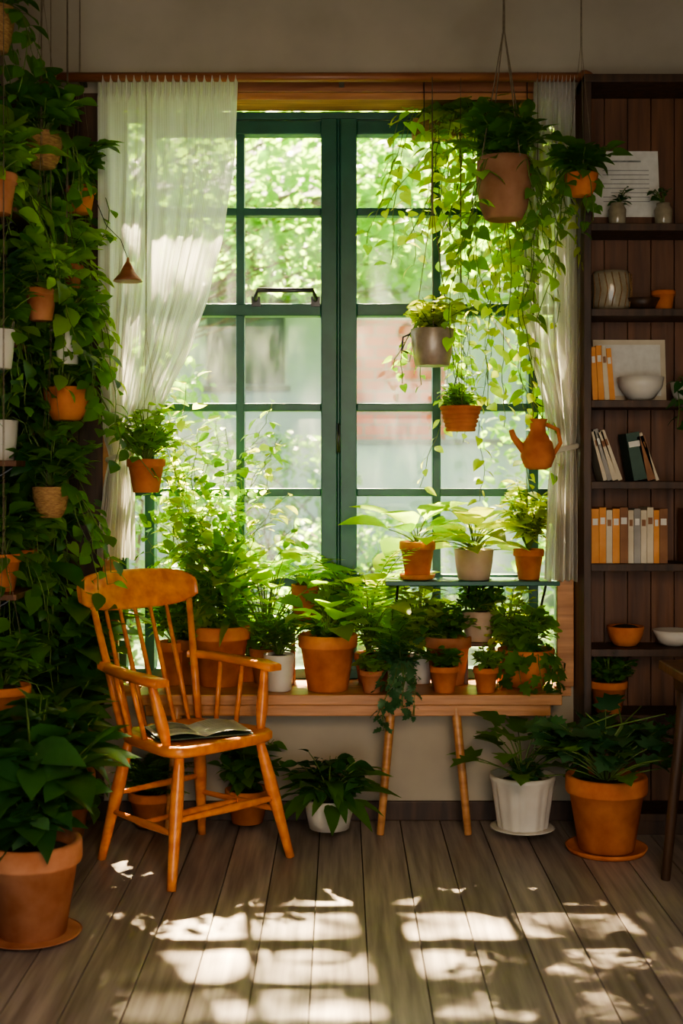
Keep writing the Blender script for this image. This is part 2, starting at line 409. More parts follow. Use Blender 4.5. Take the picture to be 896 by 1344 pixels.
for xx in (.22, .5, .80): m.tube([(xx, .16, .74), (xx, .15, .80), (xx, .0, .916)], .006, 'metal_dark', 6)
m.finish('window_ledge_shelf', bevel=.003)

# ------------------------------------------------------------------ rod + curtains
m = MB(); m.tube([(-1.13, -.13, 2.868), (.93, -.13, 2.868)], .018, 'rod_wood', 12)
for xx in (-1.13, .93): m.lathe([(.001, -.03), (.026, -.015), (.028, 0), (.02, .02), (.012, .03)], 'rod_wood', c=(0, 0, 0), seg=14, M=Matrix.Translation((xx, -.13, 2.868)) @ Matrix.Rotation(math.pi / 2, 4, 'Y'))
for xx in (-1.0, -.0, .80): m.box(xx - .01, xx + .01, -.13, -.026, 2.86, 2.876, 'metal_dark')
m.finish('curtain_rod')
def interp(tab, z):
    if z >= tab[0][0]: return tab[0][1]
    for i in range(len(tab) - 1):
        if tab[i + 1][0] <= z <= tab[i][0]:
            t = (tab[i][0] - z) / (tab[i][0] - tab[i + 1][0]); t = t * t * (3 - 2 * t) * .4 + t * .6
            return tab[i][1] + (tab[i + 1][1] - tab[i][1]) * t
    return tab[-1][1]
def curtain(name, LT, RT, ztop, zbot, folds, tie, seed):
    rr = random.Random(seed); m = MB(); nu, nv = 180, 90; m.uv = []
    ph = [rr.uniform(0, 6.28) for _ in range(4)]
    for j in range(nv + 1):
        z = ztop + (zbot - ztop) * j / nv; a = interp(LT, z); b = interp(RT, z)
        for i in range(nu + 1):
            u = i / nu; env = min(1, .45 + 1.2 * j / nv)
            amp = .024 * env + .012 * math.sin(j / nv * 3.1 + ph[3])
            k = math.exp(-((z - tie) / .06) ** 2) if tie else 0
            amp *= (1 - .65 * k)
            w = u + .03 * math.sin(2 * math.pi * u * 2.3 + ph[0] + j / nv * 2)
            yy = -.135 + amp * math.sin(2 * math.pi * folds * w + ph[1]) + .4 * amp * math.sin(2 * math.pi * folds * 2.3 * w + ph[2] + j / nv * 3)
            x = a + (b - a) * u
            if j < 4: yy = -.13 + .019 * math.sin(2 * math.pi * folds * 2 * u)
            m.v.append(V((x, yy, z + .006 * math.sin(2 * math.pi * folds * u) * (j / nv)))); m.uv.append((u, j / nv))
    mi = m.mi('sheer_linen')
    for j in range(nv):
        for i in range(nu):
            p = j * (nu + 1) + i; m.face((p, p + 1, p + nu + 2, p + nu + 1), mi)
    if tie:
        a = interp(LT, tie); b = interp(RT, tie); c = (a + b) / 2; w = (b - a) / 2 + .006
        pts = [(c + w * math.cos(t), -.13 + .035 * math.sin(t), tie + .012 * math.cos(t)) for t in [k * 2 * math.pi / 20 for k in range(21)]]
        n0 = len(m.v); m.tube(pts, .011, 'sheer_linen', 8); m.uv += [(0, 0)] * (len(m.v) - n0)
    return m.finish(name)
curtain('sheer_curtain', [(2.87, -.93), (1.9, -.925), (1.5, -.905), (1.42, -.885), (1.3, -.905), (1.08, -.93)],
        [(2.87, -.395), (2.58, -.405), (2.29, -.445), (2.06, -.50), (1.856, -.565), (1.65, -.66), (1.506, -.755), (1.42, -.805), (1.3, -.79), (1.03, -.79)], 2.87, 1.03, 9, 1.42, 3)
curtain('sheer_curtain', [(2.87, .735), (2.4, .70), (2.0, .685), (1.85, .70), (1.6, .77), (1.45, .80), (1.3, .785), (.95, .77)],
        [(2.87, .89), (1.5, .89), (.95, .895)], 2.87, .95, 5, 1.45, 5)

# ------------------------------------------------------------------ window bench
m = MB()
m.box(-.78, .83, -.2, -.001, .483, .523, 'bench_wood')
m.box(-.74, .79, -.185, -.16, .44, .483, 'bench_wood')
for xt, xb in ((.19, .145), (.43, .475), (-.62, -.65)):
    m.tube([(xt, -.165, .49), (xb, -.215, 0)], [.019, .015], 'bench_wood', 10)
m.finish('window_bench', bevel=.004)
def stool(name, x, y, z, w, d, h, mat='brown_wood'):
    m = MB(); m.box(-w / 2, w / 2, -d / 2, d / 2, h - .015, h, mat)
    for sx in (-1, 1):
        for sy in (-1, 1): m.box(sx * (w / 2 - .012) - .008, sx * (w / 2 - .012) + .008, sy * (d / 2 - .012) - .008, sy * (d / 2 - .012) + .008, 0, h - .015, mat)
    m.finish(name, (x, y, z), bevel=.002)
stool('plant_stand', -.145, .08, .523, .12, .12, .25)
stool('plant_stand', .545, .09, .523, .13, .12, .165)

# ------------------------------------------------------------------ chair
m = MB(); cw = 'chair_wood'
def outline(a, s):
    c, sn = math.cos(a), math.sin(a); e = .42
    x = math.copysign(abs(c) ** e, c); y = math.copysign(abs(sn) ** e, sn)
    return x * (.215 + .035 * y) * s, y * .215 * s
seg = 48; rings = [(.02, .437), (.35, .438), (.7, .444), (.88, .451), (.97, .452), (1, .445), (1, .425), (.96, .415), (.7, .413), (.02, .413)]
b0 = len(m.v); mi = m.mi(cw)
for s, z in rings:
    for k in range(seg):
        a = 2 * math.pi * k / seg; x, y = outline(a, s); m.v.append(V((x, y, z)))
for i in range(len(rings) - 1):
    for k in range(seg):
        k2 = (k + 1) % seg; m.face((b0 + i * seg + k, b0 + (i + 1) * seg + k, b0 + (i + 1) * seg + k2, b0 + i * seg + k2), mi)
def turned(a, b, r, n=10, prof=None):
    a = V(a); b = V(b); prof = prof or [.75, .85, 1, 1.1, 1.15, 1.1, 1, .92, .85, .8, .75]
    m.tube([a.lerp(b, i / n) for i in range(n + 1)], [r * prof[i] for i in range(n + 1)], cw, 12)
LT = {(sx, sy): V((sx * (.175 if sy > 0 else .155), sy * .155, .425)) for sx in (-1, 1) for sy in (-1, 1)}
LB = {(sx, sy): V((sx * (.262 if sy > 0 else .225), sy * .225, 0)) for sx in (-1, 1) for sy in (-1, 1)}
for k in LT: turned(LT[k], LB[k], .0205)
at = lambda k, f: LT[k].lerp(LB[k], f)
for sx in (-1, 1): turned(at((sx, 1), .60), at((sx, -1), .60), .0115)
turned(at((-1, 1), .50), at((1, 1), .50), .0125); turned(at((-1, -1), .45), at((1, -1), .45), .011)
turned(at((-1, 1), .6).lerp(at((-1, -1), .6), .5), at((1, 1), .6).lerp(at((1, -1), .6), .5), .011)
def crest(s, z): return V((s * .262, -.345 + .05 * s * s - (z - .87) * .25, z))
for sx in (-1, 1): m.tube([(sx * .17, -.175, .44), (sx * .185, -.215, .6), (sx * .215, -.29, .88)], [.013, .015, .012], cw, 10)
for s in (-.52, -.26, 0, .26, .52):
    top = crest(s, .885); m.tube([V((s * .25, -.182, .44)), V((s * .25, -.182, .44)).lerp(top, .35), top], [.0075, .0095, .007], cw, 8)
b0 = len(m.v); N = 24
for i in range(N + 1):
    s = -1 + 2 * i / N; zt = 1.0 - .012 * s * s - .03 * abs(s) ** 8; zb = .868 + .012 * (1 - s * s) * -1 + .03 * abs(s) ** 5
    th = .011
    for (z, off) in [(zb, th * .7), (zb + .01, th), (zt - .01, th), (zt, th * .5), (zt, -th * .5), (zt - .01, -th), (zb + .01, -th), (zb, -th * .7)]:
        p = crest(s, z); p.y += off; m.v.append(p)
for i in range(N):
    for k in range(8):
        k2 = (k + 1) % 8; m.face((b0 + i * 8 + k, b0 + i * 8 + k2, b0 + (i + 1) * 8 + k2, b0 + (i + 1) * 8 + k), mi)
m.face(tuple(b0 + k for k in range(8)), mi, False); m.face(tuple(b0 + N * 8 + k for k in reversed(range(8))), mi, False)
for sx in (-1, 1):
    cl = [(sx * .20, -.262, .675), (sx * .232, -.16, .675), (sx * .25, -.04, .67), (sx * .256, .08, .668), (sx * .25, .16, .662)]; wd = [.018, .022, .027, .036, .028]
    b0 = len(m.v)
    for (p, w) in zip(cl, wd):
        for (dx, dz) in [(-w, -.01), (w, -.01), (w, .01), (w * .7, .015), (-w * .7, .015), (-w, .01)]: m.v.append(V(p) + V((dx, 0, dz)))
    for i in range(4):
        for k in range(6):
            k2 = (k + 1) % 6; m.face((b0 + i * 6 + k, b0 + i * 6 + k2, b0 + (i + 1) * 6 + k2, b0 + (i + 1) * 6 + k), mi)
    m.face(tuple(b0 + k for k in range(6)), mi, False); m.face(tuple(b0 + 24 + k for k in range(6)), mi, False)
    turned((sx * .205, .13, .44), (sx * .252, .1, .665), .0185)
    m.tube([(sx * .2, .0, .44), (sx * .25, -.02, .665)], .009, cw, 8)
    m.tube([(sx * .19, -.1, .44), (sx * .238, -.13, .67)], .009, cw, 8)
m.finish('windsor_armchair', (-.525, -.515, 0), math.radians(-135))
m = MB(); mp = m.mi('paper'); b0 = len(m.v); N = 16
for j in range(2):
    for i in range(N + 1):
        u = -1 + 2 * i / N; a = abs(u); z = .004 + .016 * math.sin(min(1, a * 1.15) * math.pi * .85) * (1 if a > .02 else 0)
        m.v.append(V((u * .165, -.11 + .22 * j, z)))
for i in range(N): m.face((b0 + i, b0 + i + 1, b0 + N + 2 + i, b0 + N + 1 + i), mp)
m.box(-.17, .17, -.113, .113, 0, .004, 'book_green')
mi2 = m.mi('ink')
def page_patch(u0, u1, v0, v1):
    b = len(m.v)
    for j in range(2):
        for i in range(7):
            u = u0 + (u1 - u0) * i / 6; a = abs(u); z = .0055 + .016 * math.sin(min(1, a * 1.15) * math.pi * .85)
            m.v.append(V((u * .165, (v0, v1)[j], z)))
    for i in range(6): m.face((b + i, b + i + 1, b + 8 + i, b + 7 + i), mi2)
page_patch(-.9, -.15, -.02, .09)
for r in range(4): page_patch(-.88, -.15, -.034 - r * .014, -.038 - r * .014)
for r in range(11): page_patch(.15, .88, .09 - r * .0155, .086 - r * .0155)
m.finish('open_magazine', (-.505, -.535, .4525), math.radians(22))

# ------------------------------------------------------------------ bookcase
bx0, bx1, by = .908, 1.64, -.22
bc = bpy.data.objects.new('bookcase', None); bpy.context.scene.collection.objects.link(bc)
m = MB(); SZ = [2.294, 1.974, 1.631, 1.326, 1.017, .697, .45, .08]
m.box(bx0, bx0 + .028, by, -.002, 0, 2.85, 'dark_wood'); m.box(bx1 - .028, bx1, by, -.002, 0, 2.85, 'dark_wood')
for z in SZ: m.box(bx0 + .028, bx1 - .028, by + .002, -.02, z - .028, z, 'dark_wood')
m.box(bx0, bx1, by - .01, -.002, 2.82, 2.85, 'dark_wood'); m.box(bx0 + .028, bx1 - .028, by + .01, by + .03, 0, .052, 'dark_wood')
m.finish('carcass', bevel=.002, parent=bc)
m = MB(); x = bx0 + .028
while x < bx1 - .03: m.box(x, min(x + .088, bx1 - .028), -.018, -.004, .05, 2.82, 'brown_wood'); x += .091
m.finish('back_boards', bevel=.002, parent=bc)
def books(x, z, spec, yb=-.2):
    m = MB(); cx = 0
    for (t, h, c, lean) in spec:
        M = Matrix.Translation((cx, 0, 0)) @ Matrix.Rotation(math.radians(lean), 4, 'Y'); d = R.uniform(.12, .15)
        m.box(0, .0025, 0, d, 0, h, c, M); m.box(t - .0025, t, 0, d, 0, h, c, M); m.box(.0025, t - .0025, 0, .003, 0, h, c, M)
        m.box(.0025, t - .0025, .003, d - .004, .003, h - .004, 'paper', M)
        if h > .17: m.box(.004, t - .004, -.0006, 0, h * .7, h * .82, 'paper' if c != 'book_cream' else 'book_brown', M)
        cx += t + .0015
    return m.finish('books', (x, yb, z))
O, C, B, G, K = 'book_orange', 'book_cream', 'book_brown', 'book_grey', 'book_green'
books(.945, 1.632, [(.02, .2, O, -3), (.022, .205, O, -3), (.018, .2, C, -4), (.02, .195, O, -5)])
books(.985, 1.328, [(.014, .19, C, -14), (.018, .2, G, -16), (.02, .19, C, -18), (.016, .2, C, -20)])
books(1.10, 1.328, [(.05, .18, K, -10), (.03, .17, B, -14), (.012, .19, C, -20)])
books(.94, 1.018, [(.028, .205, O, 0), (.025, .21, O, 0), (.022, .2, C, 0), (.026, .205, O, 0), (.03, .21, B, 0), (.02, .2, C, 0), (.024, .205, G, 0), (.022, .2, C, 0), (.024, .21, C, 0), (.02, .2, O, 0), (.03, .205, B, 0)])
books(1.3, 1.018, [(.028, .205, B, 0), (.025, .19, G, 0), (.022, .2, K, 0), (.026, .205, B, 0), (.03, .19, O, 0)])
m = MB(); m.box(-.128, .128, 0, .008, 0, .27, 'paper')
m.box(-.06, .06, -.001, 0, .225, .232, 'ink')
for i in range(8): m.box(-.09 + (.03 if i % 3 == 2 else 0), .09, -.001, 0, .19 - i * .018, .193 - i * .018, 'book_grey')
o = m.finish('framed_certificate', (1.105, -.06, 2.345)); o.rotation_euler = (math.radians(-8), 0, 0)
m = MB(); m.box(-.15, .15, 0, .05, 0, .05, 'brown_wood'); m.finish('wooden_picture_stand', (1.105, -.075, 2.295))
m = MB(); m.box(-.14, .14, 0, .012, 0, .24, 'book_cream'); m.box(-.12, .12, -.002, 0, .02, .22, 'paper')
o = m.finish('picture_board', (1.115, -.07, 1.974 - .34 + .002)); o.rotation_euler = (math.radians(-6), 0, 0)
m = MB()
m.lathe([(.03, 0), (.05, .01), (.08, .05), (.088, .09), (.084, .09), (.07, .05), (.02, .02)], 'white_ceramic')
m.finish('ceramic_bowl', (1.14, -.135, 1.632))
m = MB(); m.lathe([(.06, 0), (.072, .02), (.075, .13), (.068, .15), (.063, .15), (.068, .12), (.06, .02)], 'glass_jar', rf=lambda a, z: 1 + .02 * math.sin(18 * a))
for k in range(18):
    a = k * 2 * math.pi / 18; m.tube([(.077 * math.cos(a), .077 * math.sin(a), .01), (.079 * math.cos(a + .17), .079 * math.sin(a + .17), .075), (.077 * math.cos(a), .077 * math.sin(a), .14)], .002, 'wicker', 4)
m.finish('woven_jar', (1.03, -.12, 1.975))
for (x, z) in ((1.045, 2.295), (1.22, 2.295)):
    m = MB(); m.lathe([(.028, 0), (.032, .01), (.034, .06), (.026, .075), (.026, .085), (.02, .085), (.024, .06), (.02, .01)], 'glass_jar'); bushy(m, V((0, 0, .07)), .05, .09, 5, 4, .03, .018, 'lance', 'leaf_dark'); m.finish('small_jar_plant', (x, -.16, z))
m = MB(); pot(m, .045, .075, 'classic', 'terracotta'); m.finish('small_terracotta_pot', (1.225, -.14, 2.05 - .075))
m = MB(); m.lathe([(.03, 0), (.05, .01), (.075, .045), (.07, .045), (.02, .015)], 'dark_wood'); m.finish('wooden_bowl', (1.145, -.13, 1.975))
m = MB(); pot(m, .07, .075, 'bowl', 'terracotta'); m.finish('terracotta_bowl', (1.085, -.12, .698))
m = MB(); m.lathe([(.03, 0), (.055, .01), (.08, .06), (.075, .06), (.02, .015)], 'white_ceramic'); m.finish('serving_bowl', (1.27, -.12, .698))
m = MB(); o = pot(m, .072, .12, 'classic', 'terracotta'); bushy(m, o, .12, .13, 44, 9, .026, .02, 'round', 'leaf_mid'); m.finish('potted_succulent', (1.01, -.16, .451), lim=(.94, 1.6, -.4, -.02, 0))
m = MB(); o = pot(m, .05, .07, 'bowl', 'white_ceramic')
for k in range(7): strand(m, o, -1.57 + rd(1.1), .06, R.uniform(.1, .3), .04, .03, 'heart', 'leaf_dark')
m.finish('trailing_bookshelf_ivy', (1.30, -.15, 1.632))

# ------------------------------------------------------------------ side table (right)
m = MB(); m.box(0, .5, -.22, .22, .70, .73, 'brown_wood'); m.box(.04, .46, -.18, .18, .64, .70, 'dark_wood')
for sx, xt, xb in ((0, .08, .015), (1, .42, .485)):
    for yy in (-.17, .17): m.tube([(xt, yy, .7), (xb, yy * 1.1, 0)], [.022, .016], 'dark_wood', 10)
m.finish('side_table', (1.065, -.93, 0), bevel=.004)

# ================================================================== PLANTS on bench / window
def P(name, loc, r, h, kind, mat, saucer=False):
    m = MB(); return m, pot(m, r, h, kind, mat, saucer)
bz = .5235
WL = (-.86, .86, -3, .15, .3)     # foliage in the window recess stays inside the glass
def F(m, name, loc): m.finish(name, loc, lim=WL)
m, o = P('', 0, .112, .215, 'classic', 'terracotta'); rosette(m, o, 18, .13, .085, .14, 'ovate', 'leaf_bright', .35, 1.4, .3); bushy(m, o, .1, .1, 12, 5, .05, .03, 'ovate', 'leaf_mid'); F(m, 'potted_spathiphyllum', (-.053, -.085, bz))
m, o = P('', 0, .06, .14, 'cyl', 'white_ceramic'); bushy(m, o, .11, .22, 26, 14, .045, .012, 'lance', 'leaf_mid', .1); F(m, 'potted_rosemary', (-.24, -.10, bz))
m, o = P('', 0, .117, .235, 'classic', 'terracotta'); sword(m, o, 38, .28, .036, 'leaf_mid', .24); sword(m, o + V((.04, .01, 0)), 24, .24, .034, 'leaf_bright', .12); bushy(m, o, .14, .1, 14, 5, .05, .03, 'ovate', 'leaf_bright'); F(m, 'potted_dracaena', (-.478, .03, bz))
m, o = P('', 0, .065, .17, 'classic', 'terracotta'); bushy(m, o, .14, .26, 22, 8, .06, .035, 'ovate', 'leaf_bright'); F(m, 'potted_basil', (-.66, .05, bz))
m, o = P('', 0, .05, .1, 'cyl', 'white_ceramic'); bushy(m, o, .11, .12, 22, 7, .04, .028, 'lobed', 'leaf_blue')
for k in range(10): strand(m, o, -1.9 + rd(1.3), .075, R.uniform(.08, .24), .04, .034, 'lobed', 'leaf_blue', .03)
F(m, 'potted_variegated_ivy', (.225, -.115, bz))
m, o = P('', 0, .055, .1, 'classic', 'terracotta'); bushy(m, o, .08, .09, 18, 7, .035, .025, 'round', 'leaf_mid'); F(m, 'potted_peperomia', (.392, -.135, bz))
m, o = P('', 0, .045, .085, 'classic', 'terracotta_old'); bushy(m, o, .07, .09, 16, 6, .032, .022, 'round', 'leaf_bright'); F(m, 'potted_thyme', (.115, -.145, bz))
m, o = P('', 0, .048, .095, 'classic', 'terracotta'); bushy(m, o, .075, .1, 16, 6, .034, .024, 'ovate', 'leaf_bright'); F(m, 'potted_oregano', (.55, -.135, bz))
m, o = P('', 0, .092, .19, 'classic', 'terracotta_old'); bushy(m, o, .14, .18, 40, 9, .045, .028, 'ovate', 'leaf_mid'); F(m, 'potted_pilea', (.42, .05, bz))
m, o = P('', 0, .065, .12, 'cyl', 'beige_clay'); bushy(m, o, .11, .17, 38, 9, .035, .02, 'ovate', 'leaf_mid'); F(m, 'potted_fittonia', (.545, .08, bz + .166))
m, o = P('', 0, .112, .15, 'bowl', 'terracotta'); bushy(m, o, .14, .2, 34, 9, .045, .03, 'round', 'leaf_bright')
for k in range(8): strand(m, o, -1.6 + rd(1.2), .12, R.uniform(.04, .14), .06, .055, 'lobed', 'leaf_mid', .035)
F(m, 'potted_ivy_geranium', (.72, -.02, bz))
m, o = P('', 0, .055, .14, 'cyl', 'terracotta'); rosette(m, o, 18, .15, .045, .06, 'lance', 'leaf_bright', .5, 1.4, .5); F(m, 'potted_spider_plant', (-.145, .08, bz + .251))
m, o = P('', 0, .07, .14, 'classic', 'terracotta', True); rosette(m, o, 14, .15, .10, .12, 'ovate', 'leaf_bright', .1, 1.3, .3); F(m, 'potted_philodendron', (.30, .045, .937))
m, o = P('', 0, .078, .12, 'cyl', 'beige_clay'); rosette(m, o, 24, .13, .095, .13, 'heart', 'leaf_lime', .1, 1.4, .3); F(m, 'potted_golden_pothos', (.523, .045, .937))
m, o = P('', 0, .06, .12, 'classic', 'terracotta'); bushy(m, o, .13, .34, 36, 9, .05, .03, 'ovate', 'leaf_lime'); F(m, 'potted_coleus', (.74, .05, .937))
m, o = P('', 0, .06, .12, 'classic', 'terracotta_old'); fern(m, o, 12, .58, .07, 'leaf_bright', 1.05, 1.52, .4, .22); rosette(m, o, 12, .17, .09, .3, 'ovate', 'leaf_lime', .8, 1.45, .3); F(m, 'potted_areca_palm', (.11, .08, bz))
m, o = P('', 0, .07, .12, 'classic', 'terracotta_old'); fern(m, o, 50, .28, .045, 'leaf_bright', .3, 1.45, .6, .3); F(m, 'potted_boston_fern', (.20, .05, bz))
m, o = P('', 0, .065, .14, 'classic', 'terracotta_old'); rosette(m, o, 28, .16, .09, .36, 'ovate', 'leaf_bright', .75, 1.5, .3); F(m, 'potted_calathea', (-.30, .07, bz))
m, o = P('', 0, .055, .12, 'cyl', 'white_ceramic'); bushy(m, o, .15, .34, 34, 10, .055, .035, 'ovate', 'leaf_lime'); F(m, 'potted_croton', (.31, .08, bz))
m, o = P('', 0, .055, .12, 'classic', 'terracotta'); bushy(m, o, .14, .34, 34, 9, .05, .03, 'ovate', 'leaf_lime'); F(m, 'potted_ficus', (.66, .1, bz))
m, o = P('', 0, .05, .12, 'classic', 'terracotta'); bushy(m, o, .16, .40, 34, 9, .055, .034, 'ovate', 'leaf_lime'); F(m, 'potted_schefflera', (-.02, .11, bz))
m, o = P('', 0, .05, .10, 'classic', 'terracotta'); bushy(m, o, .15, .30, 30, 8, .055, .034, 'heart', 'leaf_bright'); F(m, 'potted_syngonium', (-.37, .12, bz))
m, o = P('', 0, .085, .18, 'classic', 'terracotta_old')
for k in range(34):
    x0 = rd(.05); pts = [o + V((x0 * .5, 0, 0))]; tx = rd(.30) + .09
    H = R.uniform(.45, 1.10)
    for j in range(1, 8):
        f = j / 7; pts.append(V((x0 + tx * f + rd(.05), -.04 + rd(.05), o.z + H * f)))
    climber(m, pts, .058, .04, 'ovate', R.choice(['leaf_bright', 'leaf_lime', 'leaf_bright', 'leaf_mid', 'leaf_autumn' if k % 9 == 0 else 'leaf_lime']), 2, .06)
F(m, 'climbing_jasmine', (-.59, .07, bz))
m = MB(); m.box(-.24, .24, -.045, .045, 0, .07, 'wicker'); m.box(-.23, .23, -.035, .035, .065, .072, 'soil')
for k in range(44):
    sx = rd(.27)
    ln = R.choice([.5, .8, 1.0, 1.2, 1.45, 1.65]) * R.uniform(.8, 1.1) * (1 if sx > -.05 else .5)
    strand(m, V((sx + .03, 0, .07)), -1.57 + rd(1.2), .09, ln, R.uniform(.045, .068), R.uniform(.034, .05), R.choice(['heart', 'ovate']), R.choice(['leaf_bright', 'leaf_lime', 'leaf_bright', 'leaf_lime']), .044, .42)
bushy(m, V((0, 0, .06)), .28, .1, 24, 7, .05, .035, 'heart', 'leaf_bright', sy=.3)
for sx in (-.2, .2): m.tube([(sx, -.0, 0), (sx, -.1, .0), (sx, -.1, .2)], .002, 'metal_dark', 4)
m.finish('hanging_vine_trough', (.52, .05, 2.68), lim=(-.6, .89, -3, .15, .9))
LL = (-1.31, .9, -3, -.03, .05)
m, o = P('', 0, .097, .215, 'urn', 'clay_brown')
bushy(m, o, .18, .26, 36, 9, .06, .042, 'heart', 'leaf_mid')
for k in range(12): strand(m, o, R.choice([-.4, .4, 2.2, 3.5, 4.0, 5.6, 1.5, 1.0]) + rd(.3), .1, R.uniform(.15, .7), .058, .046, 'heart', R.choice(['leaf_mid', 'leaf_bright']), .055)
hang_strings(m, .095, .215, ZC - 2.25, 4, rs=.0022); m.finish('hanging_pothos', (.572, -.5, 2.25))
m, o = P('', 0, .082, .14, 'cyl', 'grey_metal'); bushy(m, o, .13, .16, 30, 8, .045, .03, 'ovate', 'leaf_lime')
for k in range(8): strand(m, o, R.random() * 3.14, .09, R.uniform(.08, .25), .045, .035, 'heart', 'leaf_bright', .04)
m.tube([(-.085, 0, .12), (-.11, 0, .11), (-.115, 0, .06), (-.09, 0, .05)], .004, 'metal_dark', 6)
hang_strings(m, .08, .14, 2.85 - 1.76); m.finish('hanging_metal_planter', (.342, -.19, 1.76))
m, o = P('', 0, .077, .095, 'rings', 'terracotta'); bushy(m, o, .09, .1, 30, 7, .03, .018, 'ovate', 'leaf_bright'); hang_strings(m, .075, .095, 2.85 - 1.515, rs=.001); m.finish('hanging_terracotta_bowl', (.450, -.18, 1.515))
m, o = P('', 0, .06, .08, 'bowl', 'terracotta'); bushy(m, o, .12, .15, 26, 7, .05, .036, 'heart', 'leaf_mid')
for k in range(6): strand(m, o, R.random() * 6.28, .07, R.uniform(.05, .2), .05, .04, 'heart', 'leaf_mid', .05)
hang_strings(m, .058, .08, ZC - 2.35, rs=.001); m.finish('hanging_philodendron', (.86, -.42, 2.35))
m, o = P('', 0, .07, .125, 'classic', 'terracotta'); bushy(m, o, .13, .24, 28, 8, .045, .03, 'ovate', 'leaf_bright'); hang_strings(m, .068, .125, 2.86 - 1.285, rs=.0007); m.finish('hanging_terracotta_planter', (-.73, -.23, 1.285))
m = MB(); m.lathe([(.03, 0), (.05, .01), (.065, .05), (.055, .1), (.03, .14), (.028, .17), (.036, .19), (.03, .19), (.022, .16)], 'terracotta')
m.tube([(.03, 0, .17), (.075, 0, .15), (.085, 0, .1), (.06, 0, .06)], .008, 'terracotta', 8)
m.tube([(-.05, 0, .07), (-.09, 0, .12), (-.10, 0, .15)], [.016, .012, .01], 'terracotta', 8)
hang_strings(m, .025, .18, 2.86 - 1.37, 2, rs=.001); m.finish('terracotta_jug', (.735, -.22, 1.37))
m = MB(); m.lathe([(.055, 0), (.05, .008), (.03, .03), (.018, .055), (.006, .075), (.004, .09)], 'rod_wood'); m.tube([(0, 0, .085), (-.03, .02, .16), (-.09, .05, .22), (-.15, .07, .36)], .0015, 'metal_dark', 4)
m.finish('hanging_bird_feeder', (-.80, -.22, 2.075))

# ================================================================== floor plants
m, o = P('', 0, .09, .16, 'bowl', 'white_ceramic'); rosette(m, o, 38, .13, .05, .10, 'lance', 'leaf_mid', .1, 1.4, .55); bushy(m, o, .17, .2, 22, 7, .06, .035, 'ovate', 'leaf_dark'); m.finish('potted_peace_lily', (-.045, -.29, 0), lim=LL)
m, o = P('', 0, .118, .235, 'ribbed', 'white_ceramic', True); rosette(m, o, 18, .11, .1, .22, 'lobed', 'leaf_mid', .2, 1.4, .25); bushy(m, o, .1, .1, 12, 5, .04, .03, 'lobed', 'leaf_blue'); m.finish('potted_geranium', (.668, -.285, 0), lim=LL)
m, o = P('', 0, .143, .265, 'classic', 'terracotta', True)
m.tube([o, o + V((.01, 0, .08)), o + V((-.02, .01, .16))], [.012, .01, .007], 'bark', 7)
for k in range(5): m.tube([o + V((-.01, .01, .1)), o + V((rd(.08), rd(.05), .2)), o + V((rd(.2), rd(.1), .27))], [.006, .004, .002], 'stem', 5)
bushy(m, o, .30, .32, 19, 5, .09, .085, 'lobed', 'leaf_blue', .3, .5, sy=.6); rosette(m, o, 14, .1, .095, .22, 'lobed', 'leaf_mid', .2, 1.0, .3); m.finish('potted_begonia', (.95, -.42, 0))
FL = (-1.315, 9, -5, -.025, .02)
m, o = P('', 0, .14, .28, 'classic', 'terracotta_old', True)
bushy(m, o, .27, .54, 32, 8, .14, .08, 'ovate', 'leaf_dark', .35, .2); bushy(m, o, .15, .24, 14, 5, .07, .05, 'ovate', 'leaf_blue'); m.finish('potted_rubber_plant', (-.90, -1.28, 0), lim=FL)
m, o = P('', 0, .09, .16, 'classic', 'terracotta_old'); bushy(m, o, .12, .3, 14, 7, .08, .05, 'ovate', 'leaf_dark'); m.finish('potted_anthurium', (-1.16, -1.62, 0), lim=FL)
m, o = P('', 0, .13, .26, 'classic', 'terracotta_old'); bushy(m, o, .25, .92, 38, 9, .15, .085, 'ovate', 'leaf_mid', .3, .3); m.finish('potted_fiddle_leaf_fig', (-1.04, -.30, 0), lim=FL)
m, o = P('', 0, .1, .2, 'classic', 'terracotta'); bushy(m, o, .2, .34, 30, 8, .085, .05, 'ovate', 'leaf_dark'); m.finish('potted_aglaonema', (-1.12, -.80, 0), lim=FL)
m, o = P('', 0, .09, .15, 'classic', 'terracotta'); fern(m, o, 34, .26, .045, 'leaf_mid', .2, 1.4); m.finish('potted_sword_fern', (-.72, -.14, 0), lim=FL)
m, o = P('', 0, .085, .15, 'classic', 'terracotta'); bushy(m, o, .15, .25, 24, 8, .06, .035, 'ovate', 'leaf_mid'); m.finish('potted_dieffenbachia', (-.36, -.11, 0), lim=FL)

